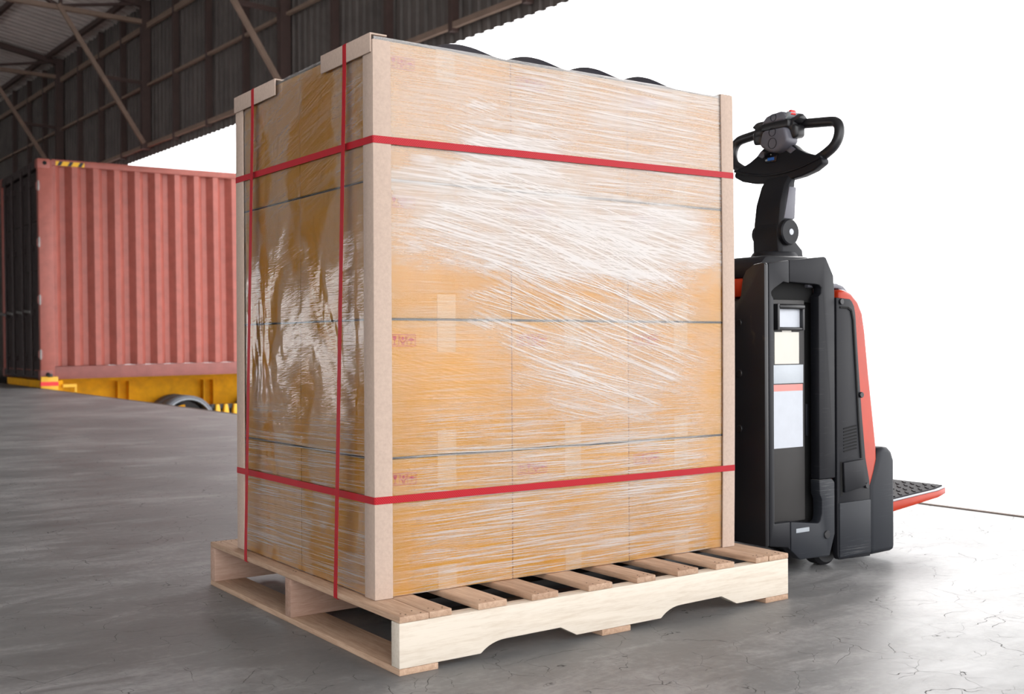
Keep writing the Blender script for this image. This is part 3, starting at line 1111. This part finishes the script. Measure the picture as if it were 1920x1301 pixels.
# battery behind the opening
bat = kp('battery_box', MB().box(TX + .005, 1.575, YT + .024, YF - .04, .16, .846), 'inner', bevel=.004)
kp('battery_cavity', MB().box(TX + .005, 1.685, YT + .06, YF - .05, .10, .85), 'gap')
kp('opening_back', MB().box(1.40, 1.64, YT + .045, YT + .058, .84, .935), 'gap')
hdl = MB()
hdl.tube([(1.440, YT + .012, .824), (1.555, YT + .012, .824)], .008)
hdl.tube([(1.440, YT + .016, .756), (1.555, YT + .016, .756)], .005)
hdl.box(1.432, 1.442, YT + .006, YT + .024, .752, .832)
hdl.box(1.550, 1.560, YT + .010, YT + .024, .752, .828)
kp('battery_handle', hdl, 'black', bat, bevel=.002)
kp('handle_recess', MB().box(1.442, 1.550, YT + .0225, YT + .0238, .758, .818), 'label', bat)
fy = YT + .0238
kp('paper_label', MB().box(1.436, 1.547, fy - .0008, fy, .648, .746), 'cream', bat)
kp('paper_label', MB().box(1.470, 1.512, fy - .0008, fy, .7462, .753), 'cream', bat)
kp('rating_label', MB().prism([(1.418, .588), (1.566, .588), (1.566, .645), (1.418, .645)], 1, fy - .0012, fy), 'labelgrey', bat, bevel=.0004)
kp('warning_label', MB().box(1.417, 1.563, fy - .0012, fy, .390, .5645), 'label', bat)
kp('warning_label_band', MB().box(1.417, 1.563, fy - .0012, fy, .5646, .585), 'labelpink', bat)
kp('drawn_latch', MB().box(1.597, 1.61, YT + .04, YT + .058, .42, .52), 'tp', bat, bevel=.002)
# hood and orange body
rb = kp('red_body', MB().box(1.41, 1.69, YT + .06, YF - .05, .855, .915), 'tred', bevel=.012)
kp('hood', MB().prism([(1.43, .915), (1.43, .960), (1.46, .985), (1.66, .99), (1.70, .955), (1.70, .915)], 1, YT + .075, YF - .075), 'tp', bevel=.015)
cow = [(1.715, .10), (1.715, .882), (1.745, .882), (1.778, .872), (1.812, .846), (1.836, .808), (1.849, .745), (1.866, .617), (1.884, .500), (1.902, .380), (1.904, .330), (1.889, .285), (1.868, .24), (1.855, .10)]
rc = kp('rear_cowl', MB().prism(cow, 1, YT + .003, YF - .003), 'tred', bevel=.012, seg=3)
capp = [(1.60, .886), (1.60, .905), (1.74, .903), (1.772, .895), (1.796, .876), (1.810, .848), (1.798, .850), (1.78, .872), (1.745, .886)]
kp('cowl_cap', MB().prism(capp, 1, YT + .03, YF - .03), 'tgrey', bevel=.006)
cov = [(1.697, .040), (1.697, .856), (1.765, .852), (1.774, .846), (1.786, .830), (1.793, .800), (1.798, .740), (1.809, .620), (1.823, .480), (1.840, .340), (1.860, .262), (1.862, .019), (1.705, .024)]
sc_ = kp('side_cover', MB().prism(cov, 1, YT - .001, YT + .02), 'tp', bevel=.004)
ins = [(1.712, .34), (1.712, .825), (1.752, .824), (1.768, .815), (1.777, .785), (1.789, .64), (1.803, .45), (1.815, .34)]
gr = MB()
for i in range(1, len(ins) - 1):
    a, b = ins[i], ins[i + 1]
    gr.bar((a[0], YT - .0022, a[1]), (b[0], YT - .0022, b[1]), .006, .003, (0, 1, 0))
kp('cover_groove', gr, 'gap', sc_)
for i in range(8):
    z = .366 + i * .0103
    kp('vent_slot', MB().bar((1.728, YT - .0016, z), (1.792, YT - .0016, z + .008), .0045, .002, (0, 1, 0)), 'gap', sc_)
kp('charger_flap', MB().prism([(1.724, .236), (1.719, .332), (1.822, .337), (1.830, .252), (1.80, .245)], 1, YT - .010, YT - .001), 'tp', sc_, bevel=.003)
kp('flap_slit', MB().box(1.712, 1.722, YT - .0018, YT - .0008, .225, .335), 'gap', sc_)
for x, z in ((1.718, .843), (1.815, .544), (1.841, .250)):
    kp('cover_bolt', MB().disc((x, YT - .007, z), .0095, .006, 1, 16), 'black', sc_)
lowb = kp('lower_side_panel', MB().box(1.703, 1.860, YT - .006, YT + .01, .030, .205), 'tbelly', sc_, bevel=.005)
# rear bumper: high shoulder by the cowl
bp = [(1.864, .019), (1.864, .250), (1.880, .285), (1.897, .330), (1.908, .362), (1.935, .370), (1.962, .368), (1.982, .352), (1.995, .322), (1.995, .022)]
kp('rear_bumper', MB().prism(bp, 1, YT, YT + .17), 'tbelly', bevel=.018, seg=4)
kp('rear_bumper', MB().prism(bp, 1, YF - .17, YF), 'tbelly', bevel=.018, seg=4)
kp('rear_wall', MB().box(1.855, 1.90, YT + .05, YF - .05, .05, .30), 'tblack', bevel=.01)
# platform, folded down and slightly raised at its rear
PA = math.atan2(.021, .312)
pr = MB()
pd = []
for x, y in ((1.90, .225), (2.27, .225), (2.335, .240), (2.352, .275), (2.352, 2 * YC - .275), (2.335, 2 * YC - .24), (2.27, 2 * YC - .225), (1.90, 2 * YC - .225)):
    pd.append((x, y))


def plat(pts, z0f, z1f):
    n = len(pts)
    vs = [(x, y, z0f(x)) for x, y in pts] + [(x, y, z1f(x)) for x, y in pts]
    fs = [tuple(range(n - 1, -1, -1)), tuple(range(n, 2 * n))] + [(i, (i + 1) % n, n + (i + 1) % n, n + i) for i in range(n)]
    return MB().add(vs, fs)


ztop = lambda x: .180 + (x - 2.036) * .067
ptf = kp('platform', plat(pd, lambda x: ztop(x) - .038 + max(0, x - 2.036) * .058, ztop), 'tred', bevel=.004)
pin = [(YC + (y - YC) * .955) for x, y in pd]
kp('platform_rim', plat(pd, lambda x: ztop(x) + .0002, lambda x: ztop(x) + .004), 'tlight', ptf, bevel=.0015)
pd2 = [(min(x, 2.338) if x > 2 else x, YC + (y - YC) * .95) for x, y in pd]
mat_ = kp('platform_mat', plat(pd2, lambda x: ztop(x) + .0042, lambda x: ztop(x) + .008), 'tread', ptf)
for r_i in range(9):
    mb = MB()
    for c_i in range(13):
        x = 1.99 + r_i * .038 + (c_i % 2) * .012
        y = YC + (c_i - 6) * .043
        z = ztop(x) + .0081
        mb.bar((x - .010, y - .012, z + .0008), (x + .010, y + .012, z + .0022), .007, .003)
    kp('grip_rib', mb, 'tread', mat_)
# wheels and forks
kp('drive_wheel', MB().lathe([(.02, -.04), (.10, -.04), (.115, -.03), (.115, .03), (.10, .04), (.02, .04)], (1.80, YC, .1152), 1, 36), 'black', smooth_=True)
for y in (YT + .075, YF - .075):
    cs = kp('caster_wheel', MB().lathe([(.012, -.03), (.055, -.03), (.065, -.02), (.065, .02), (.055, .03), (.012, .03)], (1.705, y, .0652), 1, 30), 'black', smooth_=True)
    kp('caster_fork', MB().prism([(1.67, .12), (1.74, .12), (1.72, .055), (1.69, .055)], 1, y + .032, y + .04), 'black', cs)
for y in (YC - .265, YC + .105):
    y = y if y < YC else .655
    y = .325 if y < YC else .655
    fk = kp('fork', MB().prism([(.16, .040), (.13, .052), (.13, .060), (.18, .070), (1.40, .085), (1.40, .045)], 1, y, y + .155), 'fork', bevel=.004)
    kp('fork_roller', MB().lathe([(.006, -.03), (.030, -.03), (.032, -.028), (.032, .028), (.030, .03), (.006, .03)], (.30, y + .0775, .0325), 1, 24), 'rubber', fk, smooth_=True)
# tiller: collar, lower arm, neck with pivot discs
HY = .530
kp('tiller_collar', MB().lathe([(.0001, .93), (.080, .93), (.080, 1.012), (.074, 1.022), (.05, 1.026), (.0001, 1.026)], (1.782, HY, 0), 2, 40), 'tp', smooth_=True)


def ring(xf, xr, w, z, zr=None):
    zr = z if zr is None else zr
    c = .012
    zz = lambda x: z + (zr - z) * (x - xf) / (xr - xf)
    pts = [(xf + c, -w), (xr - c, -w), (xr, -w + c), (xr, w - c), (xr - c, w), (xf + c, w), (xf, w - c), (xf, -w + c)]
    return [(x, HY + y, zz(x)) for x, y in pts]


kp('tiller_foot', MB().loft([ring(1.738, 1.865, .068, .99), ring(1.738, 1.860, .066, 1.03), ring(1.735, 1.825, .064, 1.06), ring(1.735, 1.800, .062, 1.10), ring(1.745, 1.795, .058, 1.125)]), 'tp', bevel=.003)
nk = kp('tiller_neck', MB().loft([ring(1.745, 1.808, .064, 1.072, 1.052), ring(1.742, 1.815, .0655, 1.12), ring(1.752, 1.818, .0645, 1.19), ring(1.776, 1.826, .0625, 1.255), ring(1.800, 1.834, .061, 1.285), ring(1.808, 1.834, .060, 1.310)]), 'tp', bevel=.003)
for sgn in (-1, 1):
    y = HY + sgn * .064
    t_ = -.022 if sgn < 0 else -.014
    pvt = kp('pivot_disc', MB().disc((1.768 if sgn < 0 else 1.782, y + t_, 1.088), .0445 if sgn < 0 else .038, .022, 1, 36), 'tp', nk, smooth_=True)
    kp('pivot_cap', MB().disc((1.770 if sgn < 0 else 1.782, y + (-.0235 if sgn < 0 else .0075), 1.088), .0105, .002, 1, 20), 'label', pvt)
kp('neck_side_panel', MB().prism([(1.756, 1.135), (1.810, 1.135), (1.818, 1.245), (1.784, 1.245)], 1, HY - .0672, HY - .062), 'tgrey', nk, bevel=.002)

# tiller head: crescent wing, grips, console, display
HC = .535
KC = .515
wing = [(HC, 1.400), (.483, 1.400), (.460, 1.386), (.442, 1.370), (.408, 1.353), (.371, 1.341), (.349, 1.337), (.336, 1.319), (.338, 1.308), (.375, 1.289), (.428, 1.276), (.501, 1.269), (HC, 1.268)]
wl = [(2 * HC - y, z) for y, z in reversed(wing[1:-1])]
hd_ = kp('head_wing', MB().prism(wing + wl, 0, 1.800, 1.836), 'tp', bevel=.014, seg=4)
lip = [(1.800, HC - .195 + .39 * i / 16, 1.331 - .034 * (1 - ((i - 8) / 8.0) ** 2)) for i in range(17)]
kp('wing_lip', MB().sweep(lip, [(-.006, -.004), (.006, -.004), (.006, .004), (-.006, .004)], (0, 0, 1)), 'tp', hd_, bevel=.002)
for sgn in (1, -1):
    f = lambda y: HC + sgn * (y - HC)
    pts = [(f(.47), 1.464), (f(.44), 1.4615), (f(.394), 1.457), (f(.335), 1.451), (f(.315), 1.445), (f(.303), 1.433), (f(.297), 1.414), (f(.298), 1.394), (f(.304), 1.377), (f(.316), 1.361), (f(.338), 1.346), (f(.362), 1.334), (f(.385), 1.325)]
    # smooth the corner by Catmull-Rom
    P = [Vector((1.822 + .022 * min(1, (b - 1.325) / .12), a, b)) for a, b in pts]
    out = [P[0]]
    for i in range(len(P) - 1):
        p0, p1, p2, p3 = P[max(i - 1, 0)], P[i], P[i + 1], P[min(i + 2, len(P) - 1)]
        for q in range(1, 5):
            t = q / 4
            out.append(.5 * ((2 * p1) + (p2 - p0) * t + (2 * p0 - 5 * p1 + 4 * p2 - p3) * t * t + (3 * p1 - p0 - 3 * p2 + p3) * t ** 3))
    kp('hand_grip', MB().tube(out, .0172, 16, (1, 0, 0)), 'black', smooth_=True)
    # hub with the butterfly thumb lever
    hb_ = kp('grip_hub', MB().lathe([(.0001, -.022), (.030, -.022), (.034, -.014), (.034, .014), (.030, .022), (.0001, .022)], (1.815, f(.470), 1.452), 1, 28), 'black', smooth_=True)
    lv = MB().loft([[(x, f(y0), z) for x, z in ((1.785, 1.466), (1.81, 1.494), (1.84, 1.472), (1.82, 1.455))] for y0 in (.482, .446)] +
                   [[(x, f(.428), z) for x, z in ((1.793, 1.475), (1.815, 1.492), (1.838, 1.478), (1.82, 1.466))]])
    kp('thumb_lever', lv, 'black', hb_, bevel=.005)
    lv2 = MB().loft([[(x, f(y0), z) for x, z in ((1.783, 1.454), (1.84, 1.457), (1.84, 1.412), (1.788, 1.407))] for y0 in (.480, .446)] +
                    [[(x, f(.434), z) for x, z in ((1.790, 1.448), (1.83, 1.450), (1.83, 1.420), (1.796, 1.416))]])
    kp('thumb_lever', lv2, 'black', hb_, bevel=.006)
    kp('wing_button', MB().prism([(f(.495), 1.374), (f(.471), 1.388), (f(.448), 1.371), (f(.472), 1.359)], 0, 1.798, 1.806), 'tgrey', hd_, bevel=.003)
cl = [(.465, 1.4475), (.4535, 1.410), (.4515, 1.394), (.490, 1.372), (.506, 1.367), (KC, 1.366)]
cl = cl + [(2 * KC - y, z) for y, z in reversed(cl[:-1])]
con = kp('console', MB().prism(cl, 0, 1.760, 1.822), 'tgrey', bevel=.012, seg=4)
ct = [(.474, 1.471), (.463, 1.486), (.469, 1.498), (.488, 1.503), (.530, 1.4995), (.552, 1.4935), (.563, 1.484), (.571, 1.4695)]
kp('console_top', MB().prism(ct, 0, 1.766, 1.845), 'tgrey', con, bevel=.009, seg=4)
kp('console_band', MB().box(1.769, 1.845, .457, .577, 1.4480, 1.4715), 'black', con, bevel=.003)
kp('console_side', MB().prism([(.468, 1.474), (.452, 1.482), (.444, 1.495), (.464, 1.501), (.476, 1.476)], 0, 1.772, 1.83), 'tlight', con, bevel=.004)
kp('emergency_button', MB().box(1.775, 1.800, .446, .459, 1.486, 1.503), 'red', con, bevel=.003)
for z, rr in ((1.436, .0145), (1.397, .0180), (1.486, .012)):
    mb = MB().lathe([(rr - .0008, 0), (rr + .0008, 0), (rr + .0008, .0016), (rr - .0008, .0016)], (1.7586 if z < 1.47 else 1.7646, KC + .002, z), 0, 28)
    kp('button_ring', mb, 'tp', con)
ds = kp('display', MB().prism([(.524, 1.378), (.533, 1.340), (.583, 1.340), (.590, 1.378)], 0, 1.796, 1.806), 'screen', hd_, bevel=.003)
kp('display_digits', MB().box(1.7952, 1.7959, .541, .571, 1.347, 1.357), 'lit', ds)
kp('display_lamp', MB().disc((1.7952, .556, 1.367), .0022, .001, 0, 12), 'label', ds)
